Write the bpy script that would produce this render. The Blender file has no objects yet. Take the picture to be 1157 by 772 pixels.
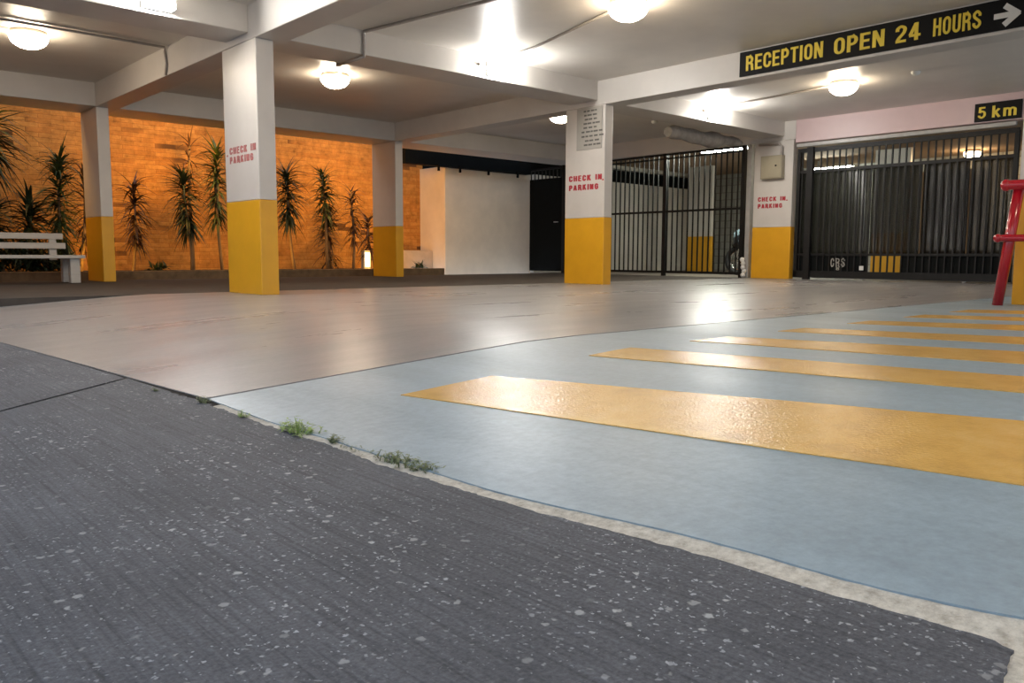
import bpy, bmesh, math, random
from mathutils import Vector, Matrix, noise

random.seed(7)
scn = bpy.context.scene
COL = scn.collection

# ------------------------------------------------------------------ materials
def new_mat(name):
    m = bpy.data.materials.new(name)
    m.use_nodes = True
    nt = m.node_tree
    return m, nt, nt.nodes['Principled BSDF']

def node(nt, kind, **kw):
    n = nt.nodes.new(kind)
    for k, v in kw.items():
        if k in n.inputs:
            n.inputs[k].default_value = v
        else:
            setattr(n, k, v)
    return n

def obj_coords(nt, scale=(1, 1, 1), rot=(0, 0, 0)):
    tc = nt.nodes.new('ShaderNodeTexCoord')
    mp = nt.nodes.new('ShaderNodeMapping')
    mp.inputs['Scale'].default_value = scale
    mp.inputs['Rotation'].default_value = rot
    nt.links.new(tc.outputs['Object'], mp.inputs['Vector'])
    return mp.outputs['Vector']

def ramp(nt, fac, stops):
    r = nt.nodes.new('ShaderNodeValToRGB')
    e = r.color_ramp.elements
    while len(e) < len(stops):
        e.new(0.5)
    for el, (p, c) in zip(e, stops):
        el.position = p
        el.color = (c[0], c[1], c[2], 1) if hasattr(c, '__len__') else (c, c, c, 1)
    nt.links.new(fac, r.inputs['Fac'])
    return r.outputs['Color']

def noise_tex(nt, vec, scale, detail=5, rough=0.6):
    n = node(nt, 'ShaderNodeTexNoise')
    n.inputs['Scale'].default_value = scale
    n.inputs['Detail'].default_value = detail
    n.inputs['Roughness'].default_value = rough
    nt.links.new(vec, n.inputs['Vector'])
    return n.outputs['Fac']

def bump(nt, bsdf, height, strength, dist=0.01):
    b = nt.nodes.new('ShaderNodeBump')
    b.inputs['Strength'].default_value = strength
    b.inputs['Distance'].default_value = dist
    nt.links.new(height, b.inputs['Height'])
    nt.links.new(b.outputs['Normal'], bsdf.inputs['Normal'])
    return b

def mix(nt, fac, a, b, mode='MIX'):
    m = nt.nodes.new('ShaderNodeMix')
    m.data_type = 'RGBA'
    m.blend_type = mode
    for sock, v in ((m.inputs[0], fac), (m.inputs[6], a), (m.inputs[7], b)):
        if hasattr(v, 'is_linked') or hasattr(v, 'links'):
            nt.links.new(v, sock)
        elif hasattr(v, '__len__'):
            sock.default_value = (v[0], v[1], v[2], 1)
        else:
            sock.default_value = v
    return m.outputs[2]

def paint(name, col, rough=0.45, var=0.08, scale=6.0, spec=0.5, bmp=0.05, bscale=60, metal=0.0, coat=0.0, stretch=(1, 1, 1)):
    """painted or plain surface with slight mottling and grain"""
    m, nt, b = new_mat(name)
    v = obj_coords(nt, stretch)
    f = noise_tex(nt, v, scale)
    lo = tuple(max(0, c * (1 - var)) for c in col)
    hi = tuple(min(1, c * (1 + var)) for c in col)
    nt.links.new(ramp(nt, f, [(0.3, lo), (0.7, hi)]), b.inputs['Base Color'])
    b.inputs['Roughness'].default_value = rough
    b.inputs['Specular IOR Level'].default_value = spec
    b.inputs['Metallic'].default_value = metal
    b.inputs['Coat Weight'].default_value = coat
    if bmp:
        bump(nt, b, noise_tex(nt, v, bscale, 3), bmp, 0.004)
    return m

def glow(name, col, strength):
    m, nt, b = new_mat(name)
    b.inputs['Base Color'].default_value = (0.8, 0.8, 0.78, 1)
    b.inputs['Emission Color'].default_value = (*col, 1)
    b.inputs['Emission Strength'].default_value = strength
    return m

M = {}
M['white'] = paint('white paint', (0.60, 0.565, 0.52), 0.38, 0.05, 2.5, bmp=0.06, bscale=25)
M['ceiling'] = paint('ceiling paint', (0.69, 0.655, 0.605), 0.40, 0.07, 1.3, spec=0.35, bmp=0.12, bscale=9)
M['base_ceiling'] = paint('basement ceiling', (0.42, 0.31, 0.22), 0.9, 0.1, 2.0, spec=0.1)
M['beam'] = paint('beam paint', (0.60, 0.57, 0.53), 0.42, 0.05, 2.0, bmp=0.06, bscale=25)
M['pink'] = paint('pinkish beam', (0.60, 0.45, 0.45), 0.42, 0.05, 2.0, bmp=0.06, bscale=25)  # pinkish tone for the beam over the sliding gate
M['yellow'] = paint('yellow paint', (0.72, 0.36, 0.015), 0.38, 0.06, 3.0, bmp=0.06, bscale=25)
M['red_ink'] = paint('red stencil paint', (0.42, 0.02, 0.035), 0.5, 0.25, 40)
M['faded_red'] = paint('faded red stencil paint', (0.42, 0.14, 0.13), 0.5, 0.3, 40)
M['black'] = paint('black metal paint', (0.008, 0.008, 0.008), 0.5, 0.2, 8, spec=0.25)
M['black_matt'] = paint('matt black sheet', (0.004, 0.005, 0.005), 0.7, 0.2, 8, spec=0.08)
M['sign_black'] = paint('sign black', (0.006, 0.006, 0.006), 0.5, 0.1, 8, spec=0.15, bmp=0)
M['sign_yellow'] = paint('sign yellow', (0.80, 0.60, 0.05), 0.5, 0.04, 8, bmp=0)
M['sign_white'] = paint('sign white', (0.72, 0.72, 0.68), 0.5, 0.04, 8, bmp=0)
M['grey_metal'] = paint('grey metal', (0.36, 0.35, 0.33), 0.4, 0.1, 10)
M['lamp_shell'] = paint('lamp housing grey', (0.30, 0.30, 0.29), 0.5, 0.1, 10)
M['conduit'] = paint('painted conduit', (0.34, 0.31, 0.28), 0.5, 0.1, 10)
M['box_beige'] = paint('beige enamel', (0.33, 0.29, 0.20), 0.4, 0.06, 6)
M['red'] = paint('red gloss paint', (0.42, 0.008, 0.018), 0.18, 0.06, 5, coat=0.5, bmp=0.02)
M['bench'] = paint('bench white paint', (0.50, 0.475, 0.43), 0.5, 0.08, 6, stretch=(0.4, 4, 4))
M['notice'] = paint('notice plate', (0.36, 0.345, 0.31), 0.35, 0.05, 8, bmp=0)
M['notice_ink'] = paint('notice ink', (0.10, 0.095, 0.09), 0.6, 0.2, 30, bmp=0)
M['cream_wall'] = paint('cream render', (0.74, 0.65, 0.52), 0.7, 0.08, 2.0, spec=0.2, bmp=0.15, bscale=30)
M['plinth'] = paint('plinth render', (0.55, 0.42, 0.30), 0.8, 0.12, 5)
M['grey_wall'] = paint('basement wall paint', (0.62, 0.60, 0.55), 0.7, 0.08, 2.0)
M['canvas'] = paint('grey wrapping', (0.30, 0.28, 0.255), 0.8, 0.25, 7, bmp=0.5, bscale=12)
M['rubber'] = paint('tyre rubber', (0.012, 0.012, 0.013), 0.7, 0.2, 20)
M['chrome'] = paint('bright metal', (0.6, 0.6, 0.6), 0.25, 0.05, 10, metal=1.0)
M['moto_paint'] = paint('dark motorcycle paint', (0.014, 0.016, 0.02), 0.2, 0.1, 5)
M['screen'] = paint('windscreen tint', (0.20, 0.28, 0.33), 0.15, 0.1, 5)
M['soil'] = paint('mulch', (0.060, 0.040, 0.020), 0.95, 0.5, 25, spec=0.1, bmp=0.6, bscale=40)
M['bed_kerb'] = paint('bed edging', (0.16, 0.10, 0.05), 0.85, 0.3, 8, bmp=0.2)
M['dark_floor'] = paint('dark bitumen floor', (0.060, 0.050, 0.042), 0.75, 0.25, 4, spec=0.25, bmp=0.2)
M['base_floor'] = paint('basement floor', (0.20, 0.17, 0.145), 0.6, 0.15, 4)
M['under'] = paint('joint dirt', (0.03, 0.026, 0.022), 0.95, 0.3, 20, spec=0.1)
M['trunk'] = paint('plant trunk', (0.20, 0.13, 0.07), 0.9, 0.3, 20, stretch=(3, 3, 12))
M['leaf'] = paint('strap leaf', (0.035, 0.06, 0.018), 0.5, 0.5, 5, bmp=0)
M['leaf_red'] = paint('reddish strap leaf', (0.075, 0.035, 0.02), 0.5, 0.5, 5, bmp=0)
M['leaf_dark'] = paint('dark leaf', (0.018, 0.032, 0.014), 0.5, 0.5, 5, bmp=0)
M['weed'] = paint('weed leaf', (0.24, 0.34, 0.08), 0.6, 0.4, 50, bmp=0)
M['weed_dull'] = paint('dull weed leaf', (0.17, 0.20, 0.09), 0.6, 0.4, 50, bmp=0)
M['lamp_rim'] = paint('lamp rim', (0.55, 0.48, 0.40), 0.4, 0.05, 10)
M['globe'] = glow('warm lamp dome', (1.0, 0.82, 0.60), 34)
M['flood'] = glow('cool lamp lens', (1.0, 0.97, 0.92), 210)
M['tube'] = glow('fluorescent tube', (0.95, 1.0, 0.86), 130)
M['garden_lens'] = glow('garden lamp lens', (1.0, 0.62, 0.28), 3)
M['inner_globe'] = glow('inner lamp dome', (1.0, 0.70, 0.38), 40)

def concrete(name, col, rough, streak_dir):
    m, nt, b = new_mat(name)
    v = obj_coords(nt)
    vs = obj_coords(nt, (0.35, 1.6, 1) if streak_dir == 'x' else (1.6, 0.35, 1))
    big = noise_tex(nt, vs, 1.4, 6, 0.6)
    fine = noise_tex(nt, v, 38, 6, 0.7)
    c1 = ramp(nt, big, [(0.28, tuple(c * 0.74 for c in col)), (0.5, col), (0.75, tuple(min(1, c * 1.18) for c in col))])
    c2 = ramp(nt, fine, [(0.3, 0.82), (0.7, 1.1)])
    cc = mix(nt, 1.0, c1, c2, 'MULTIPLY')
    spots = noise_tex(nt, v, 5.5, 3, 0.5)
    cc = mix(nt, ramp(nt, spots, [(0.70, 0.0), (0.90, 0.12)]), cc, tuple(c * 0.45 for c in col))
    nt.links.new(cc, b.inputs['Base Color'])
    rr = ramp(nt, big, [(0.25, rough + 0.10), (0.75, rough - 0.05)])
    nt.links.new(rr, b.inputs['Roughness'])
    b.inputs['Specular IOR Level'].default_value = 0.7
    bump(nt, b, noise_tex(nt, v, 90, 4), 0.10, 0.004)
    return m
M['floor'] = concrete('sealed concrete', (0.272, 0.26, 0.252), 0.28, 'x')
M['slab'] = concrete('blue grey painted concrete', (0.25, 0.325, 0.367), 0.42, 'y')

m, nt, b = new_mat('yellow road paint')
v = obj_coords(nt)
n1 = noise_tex(nt, v, 7, 6, 0.65)
nt.links.new(ramp(nt, n1, [(0.25, (0.50, 0.28, 0.06)), (0.5, (0.66, 0.38, 0.08)), (0.8, (0.74, 0.46, 0.14))]), b.inputs['Base Color'])
b.inputs['Roughness'].default_value = 0.24
b.inputs['Specular IOR Level'].default_value = 0.9
bump(nt, b, noise_tex(nt, v, 110, 3, 0.6), 0.45, 0.004)
M['stripe'] = m

m, nt, b = new_mat('brushed dark concrete road')
v = obj_coords(nt)
vr = obj_coords(nt, (105, 2.6, 1), (0, 0, math.radians(-3)))
streak = noise_tex(nt, vr, 1.0, 4, 0.6)
fine = noise_tex(nt, v, 140, 4, 0.7)
blot = noise_tex(nt, v, 3.0, 4, 0.6)
base = ramp(nt, blot, [(0.3, (0.064, 0.067, 0.076)), (0.7, (0.096, 0.099, 0.110))])
base = mix(nt, 0.9, base, ramp(nt, fine, [(0.3, 0.55), (0.7, 1.4)]), 'MULTIPLY')
base = mix(nt, 0.85, base, ramp(nt, streak, [(0.30, 0.55), (0.5, 1.0), (0.7, 1.2)]), 'MULTIPLY')
vw = nt.nodes.new('ShaderNodeVectorMath'); vw.operation = 'MULTIPLY_ADD'
nz_ = nt.nodes.new('ShaderNodeTexNoise'); nz_.inputs['Scale'].default_value = 90
nt.links.new(v, nz_.inputs['Vector']); nt.links.new(nz_.outputs['Color'], vw.inputs[0])
vw.inputs[1].default_value = (0.016, 0.016, 0); nt.links.new(v, vw.inputs[2])
for sc_, lo_, rad, colr in ((48, 0.86, 0.30, (0.42, 0.42, 0.41)), (95, 0.80, 0.30, (0.36, 0.37, 0.38)), (170, 0.86, 0.36, (0.40, 0.41, 0.43))):
    vo = node(nt, 'ShaderNodeTexVoronoi')
    vo.inputs['Scale'].default_value = sc_
    nt.links.new(vw.outputs[0], vo.inputs['Vector'])
    sep = node(nt, 'ShaderNodeSeparateColor')
    nt.links.new(vo.outputs['Color'], sep.inputs['Color'])
    pick = ramp(nt, sep.outputs[0], [(lo_, 0.0), (lo_ + 0.04, 1.0)])
    # stones of uneven size
    rr_ = nt.nodes.new('ShaderNodeMath'); rr_.operation = 'SUBTRACT'
    rm_ = nt.nodes.new('ShaderNodeMath'); rm_.operation = 'MULTIPLY'; rm_.inputs[1].default_value = 0.22
    nt.links.new(sep.outputs[1], rm_.inputs[0])
    nt.links.new(vo.outputs['Distance'], rr_.inputs[0]); nt.links.new(rm_.outputs[0], rr_.inputs[1])
    shape = ramp(nt, rr_.outputs[0], [(rad - 0.22, 1.0), (rad - 0.08, 0.0)])
    chip = mix(nt, 1.0, pick, shape, 'MULTIPLY')
    dens = ramp(nt, noise_tex(nt, v, 2.2, 2), [(0.38, 0.15), (0.6, 0.85)])
    chip = mix(nt, 1.0, chip, dens, 'MULTIPLY')
    base = mix(nt, chip, base, colr)
nt.links.new(base, b.inputs['Base Color'])
b.inputs['Roughness'].default_value = 0.72
b.inputs['Specular IOR Level'].default_value = 0.3
hm = mix(nt, 0.5, streak, fine)
bump(nt, b, hm, 0.55, 0.006)
M['road'] = m

m, nt, b = new_mat('raw kerb concrete')
v = obj_coords(nt)
nt.links.new(ramp(nt, noise_tex(nt, v, 45, 6, 0.75), [(0.3, (0.33, 0.29, 0.23)), (0.55, (0.58, 0.53, 0.44)), (0.75, (0.72, 0.68, 0.58))]), b.inputs['Base Color'])
b.inputs['Roughness'].default_value = 0.9
bump(nt, b, noise_tex(nt, v, 120, 4, 0.7), 0.7, 0.006)
M['kerb'] = m

m, nt, b = new_mat('rough orange brick')
tc = nt.nodes.new('ShaderNodeTexCoord')
sx = nt.nodes.new('ShaderNodeSeparateXYZ')
cx = nt.nodes.new('ShaderNodeCombineXYZ')
nt.links.new(tc.outputs['Object'], sx.inputs[0])
nt.links.new(sx.outputs[0], cx.inputs[0])
nt.links.new(sx.outputs[2], cx.inputs[1])
wob = nt.nodes.new('ShaderNodeTexNoise')
wob.inputs['Scale'].default_value = 3.0
nt.links.new(cx.outputs[0], wob.inputs['Vector'])
va = nt.nodes.new('ShaderNodeVectorMath'); va.operation = 'MULTIPLY_ADD'
nt.links.new(wob.outputs['Color'], va.inputs[0])
va.inputs[1].default_value = (0.03, 0.03, 0)
nt.links.new(cx.outputs[0], va.inputs[2])
br = nt.nodes.new('ShaderNodeTexBrick')
br.inputs['Scale'].default_value = 1.0
br.inputs['Brick Width'].default_value = 0.36
br.inputs['Row Height'].default_value = 0.075
br.inputs['Mortar Size'].default_value = 0.008
br.inputs['Mortar Smooth'].default_value = 1.0
br.inputs['Bias'].default_value = -0.1
br.inputs['Color1'].default_value = (0.52, 0.255, 0.065, 1)
br.inputs['Color2'].default_value = (0.44, 0.19, 0.045, 1)
br.inputs['Mortar'].default_value = (0.40, 0.18, 0.045, 1)
nt.links.new(va.outputs[0], br.inputs['Vector'])
br2 = nt.nodes.new('ShaderNodeTexBrick')
for k in ('Scale', 'Brick Width', 'Row Height'):
    br2.inputs[k].default_value = br.inputs[k].default_value
br2.inputs['Mortar Size'].default_value = 0.0
br2.inputs['Color1'].default_value = (0, 0, 0, 1)
br2.inputs['Color2'].default_value = (1, 1, 1, 1)
nt.links.new(va.outputs[0], br2.inputs['Vector'])
darkmask = mix(nt, 1.0, ramp(nt, br2.outputs['Color'], [(0.86, 0.0), (0.92, 1.0)]), ramp(nt, noise_tex(nt, cx.outputs[0], 0.75, 1), [(0.52, 0.0), (0.60, 0.9)]), 'MULTIPLY')
gn = noise_tex(nt, cx.outputs[0], 6, 8, 0.72)
col = mix(nt, 0.8, br.outputs['Color'], ramp(nt, gn, [(0.30, 0.25), (0.42, 0.75), (0.56, 1.05), (0.72, 1.45)]), 'MULTIPLY')
col = mix(nt, darkmask, col, (0.10, 0.05, 0.02))
nt.links.new(col, b.inputs['Base Color'])
b.inputs['Roughness'].default_value = 0.85
b.inputs['Specular IOR Level'].default_value = 0.2
hh = mix(nt, 0.7, br.outputs['Fac'], gn)
bp_ = bump(nt, b, hh, 0.7, 0.02)
bp_.invert = True
M['brick'] = m

m, nt, b = new_mat('grey block wall')
tc = nt.nodes.new('ShaderNodeTexCoord')
sx = nt.nodes.new('ShaderNodeSeparateXYZ')
cx = nt.nodes.new('ShaderNodeCombineXYZ')
nt.links.new(tc.outputs['Object'], sx.inputs[0])
nt.links.new(sx.outputs[1], cx.inputs[0])
nt.links.new(sx.outputs[2], cx.inputs[1])
br = nt.nodes.new('ShaderNodeTexBrick')
br.inputs['Scale'].default_value = 1.0
br.inputs['Brick Width'].default_value = 0.4
br.inputs['Row Height'].default_value = 0.2
br.inputs['Mortar Size'].default_value = 0.012
br.inputs['Color1'].default_value = (0.36, 0.36, 0.32, 1)
br.inputs['Color2'].default_value = (0.30, 0.30, 0.27, 1)
br.inputs['Mortar'].default_value = (0.20, 0.19, 0.17, 1)
nt.links.new(cx.outputs[0], br.inputs['Vector'])
nt.links.new(br.outputs['Color'], b.inputs['Base Color'])
b.inputs['Roughness'].default_value = 0.8
M['block'] = m

# smoked plastic sheet behind the gate bars: partly see-through, glossy, finely ribbed across
m, nt, b = new_mat('smoked plastic sheet')
b.inputs['Base Color'].default_value = (0.012, 0.014, 0.014, 1)
b.inputs['Roughness'].default_value = 0.30
b.inputs['Specular IOR Level'].default_value = 0.65
tr = nt.nodes.new('ShaderNodeBsdfTransparent')
tr.inputs['Color'].default_value = (0.62, 0.60, 0.55, 1)
ms = nt.nodes.new('ShaderNodeMixShader')
ms.inputs['Fac'].default_value = 0.65
v = obj_coords(nt)
b.inputs['Anisotropic'].default_value = 1.0
tg = nt.nodes.new('ShaderNodeCombineXYZ')
tg.inputs[2].default_value = 1.0
nt.links.new(tg.outputs[0], b.inputs['Tangent'])
out = nt.nodes['Material Output']
nt.links.new(tr.outputs[0], ms.inputs[1])
nt.links.new(b.outputs[0], ms.inputs[2])
nt.links.new(ms.outputs[0], out.inputs['Surface'])
M['sheet'] = m

# ------------------------------------------------------------------ mesh helpers
class MB:
    """collects boxes, tubes and strips and links them as one mesh object"""
    def __init__(self):
        self.v, self.f, self.mi = [], [], []
        self.smooth = []
    def face(self, idx, mi=0, sm=False):
        self.f.append(idx); self.mi.append(mi); self.smooth.append(sm)
    def box(self, x0, x1, y0, y1, z0, z1, mi=0):
        n = len(self.v)
        self.v += [(x, y, z) for z in (z0, z1) for (x, y) in ((x0, y0), (x1, y0), (x1, y1), (x0, y1))]
        for q in ((3, 2, 1, 0), (4, 5, 6, 7), (0, 1, 5, 4), (1, 2, 6, 5), (2, 3, 7, 6), (3, 0, 4, 7)):
            self.face([n + i for i in q], mi)
        return self
    def tube(self, pts, r, seg=12, cap=True, mi=0):
        pts = [Vector(p) for p in pts]
        rs = r if hasattr(r, '__len__') else [r] * len(pts)
        n0 = len(self.v)
        d0 = (pts[1] - pts[0]).normalized()
        ref = Vector((0, 0, 1)) if abs(d0.z) < 0.9 else Vector((1, 0, 0))
        a = d0.cross(ref).normalized()
        for i, p in enumerate(pts):
            d = (pts[min(i + 1, len(pts) - 1)] - pts[max(i - 1, 0)]).normalized()
            a = (a - d * a.dot(d)).normalized()
            bb = d.cross(a)
            for k in range(seg):
                t = 2 * math.pi * k / seg
                self.v.append(tuple(p + (a * math.cos(t) + bb * math.sin(t)) * rs[i]))
        for i in range(len(pts) - 1):
            for k in range(seg):
                k2 = (k + 1) % seg
                self.face([n0 + i * seg + k, n0 + i * seg + k2, n0 + (i + 1) * seg + k2, n0 + (i + 1) * seg + k], mi, True)
        if cap:
            self.face([n0 + k for k in range(seg)][::-1], mi)
            e = n0 + (len(pts) - 1) * seg
            self.face([e + k for k in range(seg)], mi)
        return self
    def lathe(self, prof, cen=(0, 0, 0), seg=32, axis='z', mi=0):
        n0 = len(self.v)
        for r, h in prof:
            for k in range(seg):
                t = 2 * math.pi * k / seg
                p = (r * math.cos(t), r * math.sin(t), h)
                if axis == 'y': p = (p[0], h, p[1])
                if axis == 'x': p = (h, p[0], p[1])
                self.v.append((p[0] + cen[0], p[1] + cen[1], p[2] + cen[2]))
        for i in range(len(prof) - 1):
            for k in range(seg):
                k2 = (k + 1) % seg
                self.face([n0 + i * seg + k, n0 + i * seg + k2, n0 + (i + 1) * seg + k2, n0 + (i + 1) * seg + k], mi, True)
        return self
    def torus(self, R, r, cen, axis='y', seg=36, sub=12):
        prof = [(R + r * math.cos(2 * math.pi * i / sub), r * math.sin(2 * math.pi * i / sub)) for i in range(sub + 1)]
        return self.lathe(prof, cen, seg, axis)
    def leaf(self, p, d, up, length, width, droop, segs=5):
        """a strap leaf with a fold along its middle"""
        p = Vector(p); d = Vector(d).normalized()
        side = d.cross(Vector((0, 0, 1)))
        side = side.normalized() if side.length > 1e-4 else Vector((1, 0, 0))
        n0 = len(self.v)
        cur = p.copy(); dd = d.copy()
        for i in range(segs + 1):
            t = i / segs
            w = width * (0.55 + 0.45 * math.sin(math.pi * min(1, t * 1.6))) * (1 - t ** 2.2) + 0.001
            nrm = side.cross(dd)
            self.v.append(tuple(cur - side * w * 0.5 + nrm * w * 0.18))
            self.v.append(tuple(cur))
            self.v.append(tuple(cur + side * w * 0.5 + nrm * w * 0.18))
            dd = (dd + Vector((0, 0, -droop / segs))).normalized()
            cur = cur + dd * (length / segs)
        for i in range(segs):
            a = n0 + i * 3
            self.face([a, a + 1, a + 4, a + 3], 0, True)
            self.face([a + 1, a + 2, a + 5, a + 4], 0, True)
        return self
    def build(self, name, mats, parent=None, bevel=0.0, loc=None):
        me = bpy.data.meshes.new(name)
        vs = self.v
        if loc is not None:
            vs = [(x - loc[0], y - loc[1], z - loc[2]) for x, y, z in vs]
        me.from_pydata(vs, [], self.f)
        for p, mi, s in zip(me.polygons, self.mi, self.smooth):
            p.material_index = mi; p.use_smooth = s
        for mm in (mats if isinstance(mats, (list, tuple)) else [mats]):
            me.materials.append(mm)
        o = bpy.data.objects.new(name, me)
        COL.objects.link(o)
        if parent is not None:
            o.parent = parent
        if loc is not None:
            o.location = loc
        if bevel:
            bv = o.modifiers.new('bevel', 'BEVEL'); bv.width = bevel; bv.segments = 2; bv.limit_method = 'ANGLE'
        return o

def box(*a):
    return MB().box(*a)

def thing(name, label, cat, loc=(0, 0, 0), group=None):
    o = bpy.data.objects.new(name, None)
    o.empty_display_size = 0.2
    COL.objects.link(o)
    o.location = loc
    return tag(o, label, cat, group)

def tag(o, label, cat, group=None, kind='thing'):
    o['label'] = label; o['category'] = cat; o['kind'] = kind
    if group: o['group'] = group
    return o

def struct(o):
    o['kind'] = 'structure'
    return o

def copy_part(o, parent, loc):
    c = o.copy(); COL.objects.link(c); c.parent = parent; c.location = loc
    return c

def smooth_path(pts, n=6):
    """rounded curve through the points"""
    out = []
    P = [pts[0]] + list(pts) + [pts[-1]]
    for i in range(1, len(P) - 2):
        p0, p1, p2, p3 = P[i - 1], P[i], P[i + 1], P[i + 2]
        for k in range(n):
            t = k / n
            out.append(tuple(0.5 * (2 * p1[c] + (p2[c] - p0[c]) * t + (2 * p0[c] - 5 * p1[c] + 4 * p2[c] - p3[c]) * t * t
                                    + (3 * p1[c] - p0[c] - 3 * p2[c] + p3[c]) * t ** 3) for c in (0, 1)))
    out.append(pts[-1])
    return out

def arc(cx, cy, rx, ry, a0, a1, n=7):
    return [(cx + rx * math.cos(math.radians(a0 + (a1 - a0) * i / n)), cy + ry * math.sin(math.radians(a0 + (a1 - a0) * i / n))) for i in range(n + 1)]

L_, R_, B_, T_, M_ = 0.085, 0.435, 0.075, 0.925, 0.5
GL = {
 'I': (0.17, [[(0.085, 0), (0.085, 1)]]),
 'H': (0.52, [[(L_, 0), (L_, 1)], [(R_, 0), (R_, 1)], [(L_, 0.52), (R_, 0.52)]]),
 'E': (0.47, [[(L_, 0), (L_, 1)], [(L_, T_), (0.47, T_)], [(L_, 0.52), (0.43, 0.52)], [(L_, B_), (0.47, B_)]]),
 'T': (0.50, [[(0, T_), (0.50, T_)], [(0.25, 0), (0.25, 0.95)]]),
 'N': (0.54, [[(L_, 0), (L_, 1)], [(0.455, 0), (0.455, 1)], [(0.10, 0.97), (0.44, 0.03)]]),
 'O': (0.52, [arc(0.26, 0.70, 0.175, 0.225, 0, 180) + arc(0.26, 0.30, 0.175, 0.225, 180, 360) + [(R_, 0.70), (R_, 0.72)]]),
 'U': (0.52, [[(L_, 1)] + arc(0.26, 0.28, 0.175, 0.205, 180, 360) + [(R_, 1)]]),
 'C': (0.51, [[(R_, 0.62)] + arc(0.26, 0.70, 0.175, 0.225, 0, 180) + arc(0.26, 0.30, 0.175, 0.225, 180, 360) + [(R_, 0.38)]]),
 'G': (0.52, [[(R_, 0.64)] + arc(0.26, 0.70, 0.175, 0.225, 0, 180) + arc(0.26, 0.30, 0.175, 0.225, 180, 360) + [(R_, 0.48)], [(0.27, 0.47), (0.51, 0.47)]]),
 'P': (0.50, [[(L_, 0), (L_, 1)], [(L_, T_), (0.25, T_)] + arc(0.25, 0.695, 0.175, 0.23, 90, -90) + [(L_, 0.465)]]),
 'R': (0.53, [[(L_, 0), (L_, 1)], [(L_, T_), (0.25, T_)] + arc(0.25, 0.715, 0.175, 0.21, 90, -90) + [(L_, 0.505)], smooth_path([(0.29, 0.50), (0.41, 0.40), (0.43, 0.20), (0.46, 0.0)])]),
 'S': (0.51, [smooth_path([(0.425, 0.67), (0.425, 0.80), (0.26, 0.925), (0.09, 0.80), (0.11, 0.64), (0.26, 0.51), (0.41, 0.38), (0.435, 0.22), (0.26, 0.075), (0.09, 0.20), (0.09, 0.33)])]),
 'K': (0.53, [[(L_, 0), (L_, 1)], [(0.10, 0.38), (0.44, 1.0)], [(0.22, 0.58), (0.46, 0.0)]]),
 'A': (0.54, [[(0.08, 0), (0.25, 0.98)], [(0.46, 0), (0.29, 0.98)], [(0.13, 0.27), (0.41, 0.27)]]),
 '2': (0.50, [smooth_path([(0.085, 0.66), (0.10, 0.82), (0.25, 0.925), (0.42, 0.80), (0.38, 0.55), (0.17, 0.27), (0.09, 0.08)]), [(0.02, B_), (0.49, B_)]]),
 '4': (0.53, [[(0.34, 0), (0.34, 1.0)], [(0.32, 0.96), (0.07, 0.31)], [(0.03, 0.285), (0.53, 0.285)]]),
 '5': (0.51, [[(0.10, T_), (0.47, T_)], [(0.13, 0.98), (0.11, 0.50)], smooth_path([(0.10, 0.52), (0.26, 0.62), (0.425, 0.50), (0.43, 0.24), (0.26, 0.075), (0.09, 0.18), (0.085, 0.28)])]),
 '8': (0.50, [arc(0.25, 0.73, 0.15, 0.19, 0, 360, 16), arc(0.25, 0.29, 0.17, 0.22, 0, 360, 16)]),
 'k': (0.50, [[(L_, 0), (L_, 1)], [(0.10, 0.30), (0.40, 0.72)], [(0.20, 0.42), (0.43, 0.0)]]),
 'm': (0.76, [[(L_, 0), (L_, 0.72)], [(L_, 0.50)] + arc(0.235, 0.50, 0.145, 0.15, 180, 0) + [(0.38, 0)], [(0.38, 0.50)] + arc(0.53, 0.50, 0.145, 0.15, 180, 0) + [(0.675, 0)]]),
}
def text_mesh(name, s, mat, origin, size, width, parent, depth=0.004, stroke=0.165, gap=0.10, right=(0, -1, 0), up=(0, 0, 1), ragged=0.0):
    """block lettering drawn with broad strokes, fitted to a width and a cap height"""
    R = Vector(right); U = Vector(up); N = R.cross(U)
    mb = MB()
    total = sum(GL[c][0] if c != ' ' else 0.30 for c in s) + gap * (len(s) - 1)
    kx = width / total
    rnd = random.Random(len(s))
    x = 0.0
    for ch in s:
        if ch == ' ':
            x += 0.30 + gap; continue
        w, paths = GL[ch]
        for ip, pth in enumerate(paths):
            pts = [Vector((x + p[0] + ragged * rnd.uniform(-1, 1), p[1] + ragged * rnd.uniform(-1, 1))) for p in pth]
            n0 = len(mb.v); k = len(pts)
            for i, p in enumerate(pts):
                a = (pts[i] - pts[i - 1]).normalized() if i else (pts[1] - pts[0]).normalized()
                b_ = (pts[i + 1] - pts[i]).normalized() if i < k - 1 else a
                d = (a + b_)
                d = d.normalized() if d.length > 1e-6 else a
                nn = Vector((-d.y, d.x)) * (stroke / 2) / max(0.5, d.dot(a))
                # strokes that run across are a little thinner than upright ones
                nn.y *= 0.88
                for q in (p + nn, p - nn):
                    for h in (depth + 0.0006 * ip, 0.0):
                        mb.v.append(tuple(R * (q.x * kx) + U * (q.y * size) + N * h))
            for i in range(k - 1):
                a = n0 + 4 * i; c = a + 4
                mb.face([a, a + 2, c + 2, c]); mb.face([a + 1, c + 1, c + 3, a + 3])
                mb.face([a, c, c + 1, a + 1]); mb.face([a + 2, a + 3, c + 3, c + 2])
            mb.face([n0, n0 + 1, n0 + 3, n0 + 2]); e = n0 + 4 * (k - 1); mb.face([e, e + 2, e + 3, e + 1])
        x += w + gap
    o = mb.build(name, mat, parent)
    o.location = origin
    return o

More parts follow.
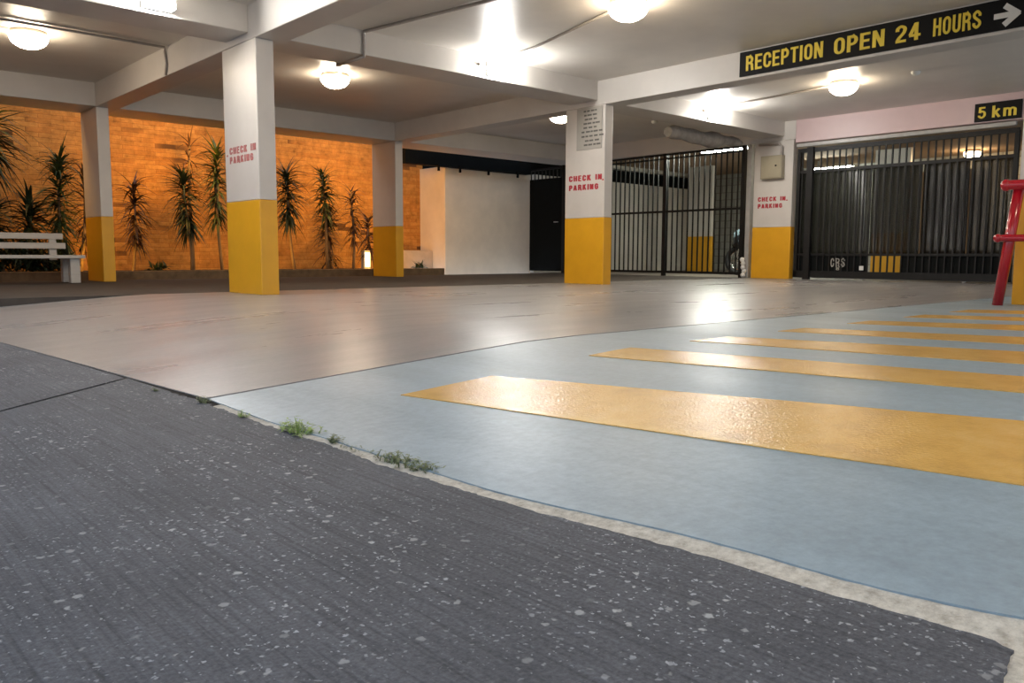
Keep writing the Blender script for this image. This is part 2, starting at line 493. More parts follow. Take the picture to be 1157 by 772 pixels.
# ------------------------------------------------------------------ key measures
XA, XB, XC, XD = 3.534, 8.444, 13.284, 18.2
YA, YB = 7.45, 12.38
S = 2.40            # underside of the deep beams
SB = 2.467          # underside of the cross beams
HC = 2.715          # ceiling
BLX, BLY = 0.16, 0.75
def zf(x):
    """the floor falls gently from the crest at x = 2.75 to the kerb"""
    t = 2.75 - x
    if t <= 0: return 0.0
    return -0.065 * (t - 0.12 * (1 - math.exp(-t / 0.12)))

# ------------------------------------------------------------------ ground
KERB = [(0.90, 11.0), (0.90, 7.0), (0.96, 5.33), (1.03, 3.91), (1.06, 3.21), (1.085, 2.74), (1.07, 2.24), (1.08, 1.97), (1.085, 1.48), (1.09, 1.24),
        (1.115, 1.06), (1.135, 0.95), (1.155, 0.82), (1.165, 0.68), (1.165, 0.58), (1.175, 0.48), (1.195, 0.37), (1.215, 0.31), (1.26, 0.10), (1.32, -0.4), (1.36, -3.0)]
def kerb_x(y):
    for (xa, ya), (xb, yb) in zip(KERB, KERB[1:]):
        if yb <= y <= ya:
            return xa + (xb - xa) * (ya - y) / (ya - yb)
    return KERB[0][0] if y > KERB[0][1] else KERB[-1][0]

def skirt(mb, ring, thick):
    n0 = len(mb.v)
    for i in ring:
        x, y, z = mb.v[i]
        mb.v += [(x, y, z), (x, y, z - thick)]
    k = len(ring)
    for i in range(k):
        j = (i + 1) % k
        mb.face([n0 + 2 * i, n0 + 2 * i + 1, n0 + 2 * j + 1, n0 + 2 * j])

def ground_mesh(name, ys, x_left, x_right, mat, thick=0.10, nx=26):
    """a slab whose top follows zf, with skirt faces round its edge"""
    mb = MB(); rows = []
    for y in ys:
        xl, xr = x_left(y), x_right(y)
        cols = []
        for i in range(nx + 1):
            t = i / nx
            x = xl + (xr - xl) * (t ** 2.0)
            mb.v.append((x, y, zf(x))); cols.append(len(mb.v) - 1)
        rows.append(cols)
    for a, b_ in zip(rows, rows[1:]):
        for i in range(nx):
            mb.face([a[i], a[i + 1], b_[i + 1], b_[i]], 0, True)
    ring = rows[0] + [r[-1] for r in rows[1:]] + rows[-1][-2::-1] + [r[0] for r in rows[-2:0:-1]]
    skirt(mb, ring, thick)
    return struct(mb.build(name, mat))

def frange(a, b_, n):
    return [a + (b_ - a) * i / n for i in range(n + 1)]

ground_mesh('floor', frange(2.735, 8.25, 24), lambda y: kerb_x(y), lambda y: 13.40, M['floor'])
ground_mesh('driveway_slab', frange(-3.0, 0.2, 10) + frange(0.3, 2.715, 40), lambda y: kerb_x(y), lambda y: 13.40, M['slab'])
slab = bpy.data.objects['driveway_slab']
struct(box(0.9, 13.40, 8.25, 13.30, -0.12, -0.002).build('floor', M['dark_floor']))
struct(box(13.40, 20.5, 2.0, 14.1, -0.12, -0.004).build('floor', M['base_floor']))
struct(box(-0.5, 14, -3.2, 13.4, -0.40, -0.30).build('ground', M['under']))

# yellow hatching painted on the slab: each stripe follows the fall of the floor
STRIPES = [((1.52, 2.22), (1.74, 0.74), (1.91, 2.23), (2.27, 0.74)),
           ((2.42, 2.25), (2.645, 0.78), (2.68, 2.23), (3.00, 0.83)),
           ((3.11, 2.20), (3.36, 0.93), (3.42, 2.20), (3.80, 1.06)),
           ((3.88, 2.19), (4.13, 1.16), (4.16, 2.20), (4.50, 1.26)),
           ((4.65, 2.19), (4.91, 1.38), (4.96, 2.18), (5.30, 1.49)),
           ((5.44, 2.16), (5.68, 1.55), (5.78, 2.16), (6.05, 1.60)),
           ((6.22, 2.14), (6.45, 1.60), (6.62, 2.14), (6.92, 1.60))]
for (a0, a1, b0, b1) in STRIPES:
    mb = MB(); ny, nx = 24, 8; grid = []
    for j in range(ny + 1):
        y = 2.21 + (-0.6 - 2.21) * j / ny
        xa = a0[0] + (a1[0] - a0[0]) * (y - a0[1]) / (a1[1] - a0[1])
        xb = b0[0] + (b1[0] - b0[0]) * (y - b0[1]) / (b1[1] - b0[1])
        wob = 0.006 * noise.noise((xa * 3, y * 6, 0))
        row = []
        for i in range(nx + 1):
            x = xa + wob + (xb - xa) * i / nx
            mb.v.append((x, y, zf(x) + 0.0025)); row.append(len(mb.v) - 1)
        grid.append(row)
    for r0, r1 in zip(grid, grid[1:]):
        for i in range(nx):
            mb.face([r0[i], r1[i], r1[i + 1], r0[i + 1]], 0, True)
    ring = grid[0] + [r[-1] for r in grid[1:]] + grid[-1][-2::-1] + [r[0] for r in grid[-2:0:-1]]
    skirt(mb, ring, 0.004)
    o = mb.build('painted_stripe', M['stripe'], slab)
    o['label'] = 'yellow painted hatching stripe'

# road of brushed dark concrete with a ragged edge, and the bare kerb strip it leaves open
ROAD_EDGE = [(0.888, 11.0), (0.888, 7.0), (0.948, 5.33), (1.018, 3.91), (1.046, 3.39), (1.073, 2.9), (1.077, 2.70), (1.066, 2.5), (1.056, 2.3), (1.064, 2.12), (1.071, 2.02), (1.072, 1.90), (1.058, 1.80), (1.045, 1.62), (1.048, 1.48),
             (1.066, 1.36), (1.064, 1.26), (1.070, 1.2), (1.085, 1.14), (1.10, 1.0), (1.118, 0.93), (1.135, 0.87), (1.138, 0.83), (1.158, 0.815), (1.155, 0.76), (1.160, 0.70), (1.168, 0.64),
             (1.178, 0.60), (1.176, 0.56), (1.160, 0.53), (1.163, 0.48), (1.150, 0.43), (1.140, 0.38), (1.143, 0.33), (1.125, 0.305), (1.085, 0.298), (1.03, 0.285), (0.90, 0.27)]
edge = []
for (xa, ya), (xb, yb) in zip(ROAD_EDGE, ROAD_EDGE[1:]):
    L = math.hypot(xb - xa, yb - ya); n = max(1, int(L / 0.012)) if ya < 3.4 else max(1, int(L / 0.15))
    for i in range(n):
        t = i / n
        x = xa + (xb - xa) * t; y = ya + (yb - ya) * t
        k = 0.004 if y < 2.2 else 0.002
        x += k * noise.noise((x * 60, y * 60, 1)) * 1.6 + k * noise.noise((x * 25, y * 25, 4)) * 2
        y += k * noise.noise((x * 60, y * 60, 9)) * 1.6
        edge.append((x, y))
edge.append(ROAD_EDGE[-1])
ZR = -0.106
def joint_y(x): return 2.95 + (3.39 - 2.95) * (x - 0.52) / 0.486
def poly_slab(name, pts, z, thick, mat):
    from mathutils.geometry import tessellate_polygon
    mb = MB()
    mb.v = [(x, y, z) for x, y in pts]
    for tri in tessellate_polygon([[Vector((x, y, 0)) for x, y in pts]]):
        p, q, r = [Vector(mb.v[i]) for i in tri]
        mb.face(list(tri) if (q - p).cross(r - p).z > 0 else list(tri)[::-1])
    skirt(mb, list(range(len(pts))), thick)
    o = mb.build(name, mat)
    return struct(o)
near = [(x, y) for x, y in edge if y < joint_y(x) - 0.012]
far = [(x, y) for x, y in edge if y > joint_y(x) + 0.012]
xj = near[0][0]
poly_slab('road', [(xj, joint_y(xj) - 0.012)] + near + [(0.75, 0.25), (0.6, -0.5), (0.6, -3), (-7, -3), (-7, joint_y(-7) - 0.012)], ZR, 0.12, M['road'])
poly_slab('road', far + [(far[-1][0], joint_y(far[-1][0]) + 0.012), (-7, joint_y(-7) + 0.012), (-7, 11)], ZR, 0.12, M['road'])
mb = MB(); n = 0
kp = [(0.70, 11.0), (0.70, 7), (0.78, 5.3), (0.85, 3.9), (0.87, 3.2), (0.88, 2.7), (0.88, 2.2), (0.88, 1.9), (0.88, 1.4), (0.89, 1.1), (0.93, 0.9), (0.95, 0.6), (0.92, 0.45), (0.85, 0.35), (0.60, 0.30), (0.5, 0.20), (0.5, -3.0)]
ysamp = frange(11, 3, 16) + frange(2.95, 0.32, 120) + frange(0.3, -3, 20)
def kin_x(y):
    for (xa, ya), (xb, yb) in zip(kp, kp[1:]):
        if yb <= y <= ya: return xa + (xb - xa) * (ya - y) / (ya - yb)
    return kp[-1][0]
rows = []
for y in ysamp:
    xr = kerb_x(y) + 0.002 * noise.noise((y * 30, 3, 3)); row = []
    for i in range(9):
        t = i / 8; x = kin_x(y) + (xr - kin_x(y)) * t
        ze = zf(kerb_x(y)) - 0.003
        lim = 0.07
        u = min(1, max(0, (xr - x) / lim))
        z = ze + (ZR - 0.004 - ze) * u + 0.0015 * noise.noise((x * 80, y * 80, 0))
        if y < 0.30: z = ze - 0.006 * u
        mb.v.append((x, y, z)); row.append(len(mb.v) - 1)
    rows.append(row)
for a, b_ in zip(rows, rows[1:]):
    for i in range(8): mb.face([a[i], b_[i], b_[i + 1], a[i + 1]], 1 if mb.v[a[0]][1] > 2.62 else 0, True)
struct(mb.build('kerb', [M['kerb'], M['under']]))

# ------------------------------------------------------------------ ceiling and beams
struct(box(0.9, XC + 0.2, -3.0, YB + 0.78, HC, HC + 0.15).build('ceiling', M['ceiling']))
struct(box(XC + 0.2, 20.6, 0.5, 14.3, HC, HC + 0.15).build('ceiling', M['base_ceiling']))
def beam(x0, x1, y0, y1, z0, mat='beam'):
    return struct(box(x0, x1, y0, y1, z0, HC + 0.02).build('ceiling_beam', M[mat], bevel=0.008))
beam(XA, XA + 0.30, -3.0, YB + 0.75, S)
beam(XB, XB + 0.30, -3.0, YB + 0.75, S)
beam(XC, XC + 0.20, -3.0, 7.38, 2.335, 'pink')
beam(XC, XC + 0.20, 7.38, 13.10, S)
for (a, b_) in ((0.9, XA), (XA + 0.30, XB), (XB + 0.30, XC)):
    beam(a, b_, YA + 0.14, YA + 0.66, SB)
    beam(a, b_, YB, YB + 0.75, S + 0.003)

# ------------------------------------------------------------------ columns
def column(x, y, label, top=S, paint_h=0.908, dark=None, group='white and yellow columns of the car park', bl=BLY, bx=BLX, bm_=None):
    t = thing('column', label, 'column', (x + bx / 2, y + bl / 2, 0), group)
    hx, hy = bx / 2, bl / 2
    box(-hx, hx, -hy, hy, paint_h, top - 0.001).build('shaft', M['white'], t, 0.008)
    p = box(-hx - 0.001, hx + 0.001, -hy - 0.001, hy + 0.001, -0.002, paint_h).build('painted_base', bm_ or M['yellow'], t, 0.008)
    p['label'] = 'yellow painted base' if bm_ is None else 'black base'
    return t
c1 = column(XA, YA, 'white and yellow column nearest the road, faded pale red lettering', bx=0.18)
c2 = column(XA, YB, 'white and yellow column at the end of the white bench')
c3 = column(XB, YB, 'white and yellow column between the brick wall and the cream block wall')
c4 = column(XB, YA, 'white and yellow column carrying the grey printed notice', bl=0.73)
c5 = column(XC, YA - 0.04, 'white and yellow column carrying the beige meter box between the two gates', bx=0.14)
c6 = column(7.62, 1.455, 'white and yellow column behind the red pipe stand, cut by the frame', top=HC, bl=0.79, paint_h=1.0)
column(XD, YA, 'white and yellow column inside the basement behind the sliding gate', top=HC)
column(XD, YB, 'white and yellow column inside the basement behind the fixed barred fence', top=HC)
column(XC + 0.02, 3.15, 'white column with black base at the closing end of the sliding gate', top=2.335, paint_h=0.9, bm_=M['black'])  # end column is black below, white above

def stencil(col, xface, y_left, y_right, z1, z0, h, mat, mark=None):
    """two lines of stencilled red words on the wide face of a column"""
    n = 8; L = col.location
    for word, z, a, b_ in (('CHECK IN', z1, y_left, y_right), ('PARKING', z0, y_left, y_right + 0.06)):
        o = text_mesh('stencil_lettering', word, mat, (xface - L.x, a - L.y, z - L.z), h, a - b_, col, 0.003, 0.24, 0.24, ragged=0.02)
        o['label'] = 'red stencilled words ' + word
    if mark:
        mb = MB().box(-0.003, 0, -0.014, 0.014, 0.0, 0.018)
        o = mb.build('stencil_mark', mat, col); o.location = (xface - L.x, mark[0] - L.y, mark[1] - L.z)
stencil(c1, XA, 8.08, 7.50, 1.375, 1.285, 0.065, M['faded_red'], (8.14, 1.36))
stencil(c4, XB, 8.10, 7.50, 1.415, 1.29, 0.075, M['red_ink'], (7.475, 1.40))
stencil(c5, XC, 8.06, 7.53, 1.365, 1.245, 0.075, M['red_ink'], (7.50, 1.36))

# notice plate on the middle column: rows of small illegible print
nt_ = thing('notice_plate', 'grey notice plate of fine print at the top of the middle column', 'notice', (XB - 0.006, 7.73, 1.83))
box(-0.006, 0.005, -0.23, 0.23, 0, 0.555).build('plate', M['notice'], nt_, 0.003)
mb = MB()
rnd = random.Random(3)
for k, (z, ln) in enumerate(((0.50, 0.26), (0.445, 0.24), (0.39, 0.22), (0.335, 0.26), (0.28, 0.26), (0.225, 0.33), (0.165, 0.33), (0.105, 0.20), (0.05, 0.24))):
    y = ln / 2 - 0.03
    while y > -ln / 2 - 0.03:
        w = rnd.uniform(0.03, 0.08)
        mb.box(-0.0085, -0.0065, y - w, y, z, z + 0.022)
        y -= w + rnd.uniform(0.01, 0.03)
mb.build('print_rows', M['notice_ink'], nt_)

# ------------------------------------------------------------------ signs
sg = thing('overhead_sign', 'long black overhead sign with yellow letters RECEPTION OPEN 24 HOURS and white arrow', 'sign', (XB - 0.012, 5.41, 2.43))
box(-0.008, 0.010, 2.40 - 5.41, 0, 0, 0.27).build('sign_board', M['sign_black'], sg, 0.002)
WORDS = (('RECEPTION', 5.325, 4.405), ('OPEN', 4.285, 3.762), ('24', 3.655, 3.415), ('HOURS', 3.30, 2.882))
for word, ya, yb in WORDS:
    text_mesh('sign_lettering', word, M['sign_yellow'], (-0.0085, ya - 5.41, 0.052), 0.165, ya - yb, sg)
mb = MB()
def arrow_bar(p, q, w):
    p = Vector(p); q = Vector(q); d = (q - p).normalized(); nn = Vector((-d.y, d.x)) * w / 2
    n0 = len(mb.v)
    for xx in (-0.0125 - 0.0006 * len(mb.v) / 8, -0.0085):
        for c in (p + nn, p - nn, q - nn, q + nn):
            mb.v.append((xx, -c.x, c.y))
    for fc in ((0, 1, 2, 3), (7, 6, 5, 4), (0, 4, 5, 1), (1, 5, 6, 2), (2, 6, 7, 3), (3, 7, 4, 0)):
        mb.face([n0 + i for i in fc])
ax = 5.41 - 2.775
arrow_bar((ax, 0.125), (ax + 0.185, 0.125), 0.048)
arrow_bar((ax + 0.085, 0.21), (ax + 0.205, 0.115), 0.05)
arrow_bar((ax + 0.085, 0.04), (ax + 0.205, 0.135), 0.05)
mb.build('arrow', M['sign_white'], sg)

s5 = thing('speed_sign', 'short black sign with yellow characters 5 km on the pink beam', 'sign', (XC - 0.012, 4.55, 2.35))
box(-0.008, 0.010, 3.935 - 4.55, 0, 0, 0.262).build('sign_board', M['sign_black'], s5, 0.002)
text_mesh('sign_lettering', '5', M['sign_yellow'], (-0.0085, -0.05, 0.045), 0.165, 0.10, s5)
text_mesh('sign_lettering', 'km', M['sign_yellow'], (-0.0085, -0.235, 0.045), 0.165, 0.315, s5, gap=0.14)

# ------------------------------------------------------------------ lamps
def dome_lamp(x, y, label, r=0.185, z=HC, mat='globe', group='round ceiling lamps'):
    t = thing('ceiling_lamp', label, 'lamp', (x, y, z), group)
    MB().lathe([(0.0, 0), (r * 0.92, 0), (r * 0.96, -0.02), (r * 0.92, -0.055), (0.0, -0.055)]).build('lamp_base', M['lamp_rim'], t)
    prof = [(r * 0.90, -0.05), (r * 1.0, -0.052)]
    for i in range(1, 9):
        a = math.pi / 2 * i / 8
        prof.append((r * math.cos(a) if i < 8 else 0.001, -0.055 - 0.125 * math.sin(a)))
    MB().lathe(prof).build('lamp_dome', M[mat], t)
    return t
dome_lamp(2.24, 10.05, 'round ceiling lamp above the white bench, farthest left of the round lamps')
dome_lamp(5.66, 9.65, 'round ceiling lamp seen just right of the faded-lettering column, before the brick wall')
dome_lamp(6.05, 5.08, 'round ceiling lamp at the top of the frame, linked by conduit to the bright flood')
dome_lamp(10.86, 5.37, 'round ceiling lamp seen below the long overhead sign')
dome_lamp(9.78, 9.60, 'round ceiling lamp half hidden behind the column with the notice')
dome_lamp(2.24, 5.08, 'added round lamp out of view, lighting the near bay beside the road')  # this and the next three: unseen lamps added to brighten the near bays
dome_lamp(2.24, 0.15, 'added round lamp out of view, lighting the edge of the road near the kerb')
dome_lamp(6.05, 0.15, 'added round lamp out of view, lighting the next bay above the painted hatching')
dome_lamp(10.86, 0.40, 'added round lamp out of view, lighting the next bay towards the sliding gate')
dome_lamp(19.6, 6.72, 'round lamp glowing inside the basement beyond the sliding gate', r=0.17, z=2.70, mat='inner_globe')

def flood(x, label, shield=False):
    t = thing('flood_light', label, 'lamp', (x, YA + 0.14, 2.585), 'bright flood lights on the cross beams')
    bp_mb = box(-0.13, 0.13, -0.03, 0.0, -0.085, 0.075)
    if shield: bp_mb.box(0.118, 0.13, -0.15, -0.03, -0.085, 0.075)  # side plate added to keep this lens from burning out the near column
    bp_mb.build('back_plate', M['lamp_shell'], t, 0.003)
    box(-0.115, 0.115, -0.13, -0.03, -0.075, 0.06).build('lamp_lens', M['flood'], t, 0.03)
    MB().tube([(-0.13, -0.02, 0.0), (-0.19, -0.03, 0.0), (-0.19, -0.03, -0.04)], 0.012).tube([(-0.235, -0.005, 0.03), (-0.235, -0.04, 0.03)], 0.02).build('bracket', M['conduit'], t)
    return t
flood(6.60, 'glaring white flood light in the middle of the beam left of the notice column')
flood(2.69, 'glaring white flood light on the beam left of the faded-lettering column, at the top edge', True)
flood(11.10, 'glaring white flood light on the beam just before the meter box column')

def batten(x, y0, y1, z, label, twin=True):
    t = thing('fluorescent_light', label, 'lamp', (x, (y0 + y1) / 2, z), 'fluorescent battens inside the basement')
    L = (y1 - y0) / 2
    box(-0.13, 0.13, -L - 0.04, L + 0.04, 0.03, 0.055).box(-0.02, 0.02, -L * 0.7, -L * 0.7 + 0.04, 0.055, HC - z).box(-0.02, 0.02, L * 0.7 - 0.04, L * 0.7, 0.055, HC - z).build('batten_body', M['grey_metal'], t, 0.01)
    a = MB().tube([(-0.045, -L, 0), (-0.045, L, 0)], 0.018).build('fluorescent_tube', M['tube'], t)
    if twin: copy_part(a, t, (0.09, 0, 0))
    box(-0.07, 0.07, -L - 0.03, -L, -0.02, 0.03).box(-0.07, 0.07, L, L + 0.03, -0.02, 0.03).build('lamp_holder', M['sign_white'], t)
batten(14.36, 8.85, 10.0, 2.50, 'fluorescent batten behind the barred fence, left of the meter box column')
batten(19.2, 9.13, 10.22, 2.50, 'fluorescent batten deep in the basement, seen through the sliding gate', False)

# conduits
def conduit(pts, label, r=0.014, cat='conduit'):
    o = MB().tube(pts, r, 8).build('conduit', M['conduit'])
    return tag(o, label, cat, 'surface conduits on the ceiling')
zc = HC - 0.0195
conduit([(6.10, 5.28, zc), (6.55, 6.9, zc), (6.60, YA + 0.11, zc), (6.60, YA + 0.12, 2.67)], 'conduit joining the topmost round lamp to the middle flood light')
conduit([(10.90, 5.57, zc), (11.08, 6.9, zc), (11.10, YA + 0.11, zc), (11.10, YA + 0.12, 2.67)], 'conduit joining the round lamp under the sign to the flood near the meter box')
conduit([(5.68, 2.0, zc), (4.79, YA + 0.119, zc), (4.79, YA + 0.119, SB - 0.0205), (4.80, YA + 0.682, SB - 0.0205), (4.85, YA + 0.682, zc), (5.60, 9.42, zc)], 'conduit dropping over the beam face between the two front columns', 0.018)
conduit([(0.95, 9.60, zc), (XA - 0.03, 9.66, zc), (XA - 0.016, 9.70, 2.66), (XA - 0.016, 9.66, 2.52), (XA - 0.016, 9.70, S)], 'cable hanging down the beam side near the faded-lettering column')
conduit([(2.05, 10.0, zc), (0.95, 9.95, zc)], 'short conduit running left from the lamp above the bench')
# small ceiling devices
def dome_device(x, y, z, label):
    o = MB().lathe([(0.001, 0), (0.055, 0), (0.055, -0.018), (0.04, -0.045), (0.001, -0.05)], (0, 0, 0), 20).build('smoke_detector', M['sign_white'], loc=None)
    o.location = (x, y, z)
    return tag(o, label, 'detector')
dome_device(10.92, 4.46, HC, 'small white smoke detector on the ceiling right of the lamp under the sign')
dome_device(11.6, 9.1, HC, 'small white smoke detector on the dark ceiling above the barred fence')

# grey wrapped bundle under the beam next to the meter box column
mb = MB()
pts = []; rs = []
for i in range(15):
    t = i / 14
    pts.append((11.0 + 2.1 * t, 8.36 + 0.03 * math.sin(5 * t), 2.395 + 0.015 * math.sin(9 * t)))
    rs.append(0.02 + (0.115 + 0.02 * math.sin(23 * t)) * math.sin(math.pi * min(1, 0.12 + t * 0.86)) ** 0.6 * (0.9 + 0.12 * math.sin(14 * t)))
mb.tube(pts, rs, 18)
tag(mb.build('wrapped_bundle', M['canvas']), 'grey wrapped bundle tucked under the beam before the barred fence', 'bundle')

# ------------------------------------------------------------------ meter box
t = thing('meter_box', 'beige metal meter box on the column between the two gates', 'meter box', (XC - 0.002, 7.765, 1.745))
box(-0.11, 0.0, -0.205, 0.205, 0, 0.40).build('box_body', M['box_beige'], t, 0.008)
box(-0.122, -0.111, -0.19, 0.19, 0.02, 0.385).build('box_door', M['box_beige'], t, 0.004)
MB().lathe([(0.001, -0.135), (0.015, -0.135), (0.015, -0.12), (0.001, -0.12)], (0, -0.10, 0.22), 14, 'x').build('lock', M['black'], t)
MB().tube([(-0.05, -0.16, 0.40), (-0.05, -0.16, 0.55), (-0.05, -0.10, 0.60), (-0.05, 0.28, 0.61)], 0.022).build('cable_pipe', M['conduit'], t)

# ------------------------------------------------------------------ barred fence (left of meter box column)
GX = XC + 0.10
t = thing('barred_fence', 'black barred steel fence between the notice column and the meter box column', 'fence', (GX, 8.4, 0))
Y0 = 8.4
def rel(y): return y - Y0
box(-0.02, 0.02, rel(8.42), rel(13.0), 2.365, 2.40).build('rail', M['black'], t)
box(-0.02, 0.02, rel(8.42), rel(13.0), 2.29, 2.32).build('rail', M['black'], t)
box(-0.02, 0.02, rel(8.42), rel(13.0), 1.25, 1.29).build('rail', M['black'], t)
box(-0.02, 0.02, rel(8.42), rel(13.0), 0.055, 0.10).build('rail', M['black'], t)
pf = box(-0.035, 0.035, -0.035, 0.035, 0, 2.40).build('post', M['black'], t); pf.location = (0, rel(8.43), 0)
copy_part(pf, t, (0, rel(10.2), 0)); copy_part(pf, t, (0, rel(13.0), 0))
bar = box(-0.011, 0.011, -0.011, 0.011, 0.06, 2.36).build('bar', M['black'], t)
bar.location = (0, rel(8.55), 0)
y = 8.55 + 0.122
while y < 12.95:
    if abs(y - 10.2) > 0.06: copy_part(bar, t, (0, rel(y), 0))
    y += 0.122
o = box(XC + 0.03, XC + 0.13, 8.24, 8.33, 0, 2.40).build('steel_post', M['grey_metal'], bevel=0.006)
tag(o, 'light grey steel post standing between the barred fence and the meter box column', 'post')
mb = MB()
rnd = random.Random(11)
for k in range(5):
    x, y, z = XC + rnd.uniform(-0.04, 0.0), 8.30 + rnd.uniform(-0.05, 0.06), 0.05 + 0.07 * k
    mb.lathe([(0.001, -0.045), (0.03, -0.035), (0.045, 0), (0.032, 0.035), (0.001, 0.045)], (x, y, z), 10)
tag(mb.build('crumpled_plastic', M['sign_white']), 'crumpled white plastic at the foot of the grey post', 'plastic')

# solid door with a short grille on top, past the notice column
t = thing('sheet_metal_gate', 'solid black sheet metal gate beside the cream block wall', 'gate', (GX, 13.55, 0))
box(-0.02, 0.02, -0.50, 0.54, 0.04, 2.14).build('gate_panel', M['black_matt'], t, 0.004)
box(-0.02, 0.02, -0.50, 0.54, 2.34, 2.38).build('rail', M['black'], t)
g = box(-0.01, 0.01, -0.01, 0.01, 2.14, 2.35).build('bar', M['black'], t); g.location = (0, -0.45, 0)
for k in range(1, 9): copy_part(g, t, (0, -0.45 + 0.12 * k, 0))
MB().tube([(-0.03, -0.40, 1.15), (-0.06, -0.40, 1.15), (-0.06, -0.30, 1.15)], 0.012).build('handle', M['grey_metal'], t)

# ------------------------------------------------------------------ sliding gate (right)
t = thing('sliding_gate', 'wide black barred sliding gate with smoked plastic sheets below the 5 km sign', 'gate', (GX, 5.7, 0))
Y0 = 5.7
box(-0.025, 0.025, rel(3.98), rel(7.37), 2.165, 2.235).build('rail', M['black'], t)
box(-0.02, 0.02, rel(3.98), rel(7.37), 1.815, 1.865).build('rail', M['black'], t)
box(-0.03, 0.03, rel(3.98), rel(7.37), 0.03, 0.145).build('rail', M['black'], t)
box(-0.02, 0.02, rel(3.98), rel(7.37), 0.405, 0.445).build('rail', M['black'], t)
p1 = box(-0.03, 0.03, -0.03, 0.03, 0.03, 2.20).build('gate_stile', M['black'], t); p1.location = (0, rel(7.34), 0)
copy_part(p1, t, (0, rel(4.0), 0))
box(-0.07, 0.00, rel(7.12) - 0.055, rel(7.12) + 0.055, 0, 2.245).build('gate_stile', M['black'], t)
bar = box(-0.011, 0.011, -0.011, 0.011, 0.06, 2.20).build('bar', M['black'], t)
ys = [7.28]
y = 6.95
while y > 4.05: ys.append(y); y -= 0.1085
bar.location = (0, rel(ys[0]), 0)
for y in ys[1:]: copy_part(bar, t, (0, rel(y), 0))
o = box(0.012, 0.022, rel(6.10), rel(7.36), 0.14, 0.42).build('kick_plate', M['black_matt'], t)
o = box(0.012, 0.022, rel(4.02), rel(5.56), 0.14, 0.42).build('kick_plate', M['black_matt'], t)
tx = text_mesh('chalk_lettering', 'CRS', M['notice'], (-0.016, rel(6.70), 0.22), 0.15, 0.25, t, 0.003, 0.11, 0.2, ragged=0.05)
tx['label'] = 'pale rough letters on the kick plate'
tx2 = text_mesh('chalk_lettering', '8', M['notice'], (-0.016, rel(6.60), 0.165), 0.05, 0.06, t, 0.003, 0.14)
box(-0.03, -0.012, rel(6.13), rel(6.20), 0.17, 0.24).build('latch_plate', M['sign_white'], t, 0.004)
wh = MB().lathe([(0.001, -0.02), (0.035, -0.02), (0.04, 0), (0.035, 0.02), (0.001, 0.02)], (0, 0, 0), 16, 'x').build('wheel', M['grey_metal'], t)
wh.location = (0, rel(6.15), 0.04)
copy_part(wh, t, (0, rel(4.6), 0.04)); copy_part(wh, t, (0, rel(7.2), 0.04))
# smoked sheets tied behind the bars: each bows a little
def sheet(ya, yb, seed):
    mb = MB(); ny, nz = 14, 18; rows = []
    for j in range(nz + 1):
        z = 0.445 + (1.83 - 0.445) * j / nz; row = []
        for i in range(ny + 1):
            y = rel(ya) + (yb - ya) * i / ny
            tt = i / ny
            bow = 0.012 * math.sin(math.pi * tt) * math.sin(math.pi * j / nz) + 0.006 * noise.noise((y * 1.2, z * 1.5, seed))
            mb.v.append((0.045 + bow, y, z)); row.append(len(mb.v) - 1)
        rows.append(row)
    for a, b_ in zip(rows, rows[1:]):
        for i in range(ny): mb.face([a[i], b_[i], b_[i + 1], a[i + 1]], 0, True)
    o = mb.build('plastic_sheet', M['sheet'], t)
    sd = o.modifiers.new('thickness', 'SOLIDIFY'); sd.thickness = 0.003
    o['label'] = 'smoked plastic sheet'
sheet(7.36, 6.10, 1.3)
sheet(6.08, 5.30, 4.1)
sheet(5.28, 4.62, 7.7)
sheet(4.60, 4.02, 9.2)
o = box(XC - 0.015, XC + 0.055, 4.0, 7.35, 2.255, 2.315).build('gate_track', M['grey_metal'], bevel=0.006)
tag(o, 'grey metal track above the sliding gate under the pink beam', 'track')

# ------------------------------------------------------------------ basement shell
struct(box(20.5, 20.7, 0.5, 14.3, -0.1, HC).build('wall_back', M['block']))
struct(box(13.52, 20.5, 14.1, 14.3, -0.1, 2.28).build('wall_left', M['grey_wall']))
struct(box(13.52, 20.5, 14.1, 14.3, 2.62, HC + 0.1).build('wall_left', M['grey_wall']))
struct(box(13.52, 20.5, 14.32, 14.5, 2.2, HC).build('wall_left', M['black_matt']))  # black backing stands in for the darkness inside the slot
struct(box(13.5, 20.6, 0.5, 0.7, -0.1, HC).build('wall_right', M['grey_wall']))
struct(box(-0.75, -0.5, 9.3, 15.0, -0.3, 4.2).build('wall_sky_blocker', M['brick']))  # unseen wall, added to block sky light from the left rear
# brown timber lining seen through the gate
o = box(18.5, 18.62, 6.0, 7.3, 0.0, 2.2).build('timber_screen', paint('brown timber', (0.20, 0.11, 0.05), 0.7, 0.25, 6, stretch=(6, 6, 0.6)))
tag(o, 'brown boarded screen behind the smoked sheets in the basement', 'screen')

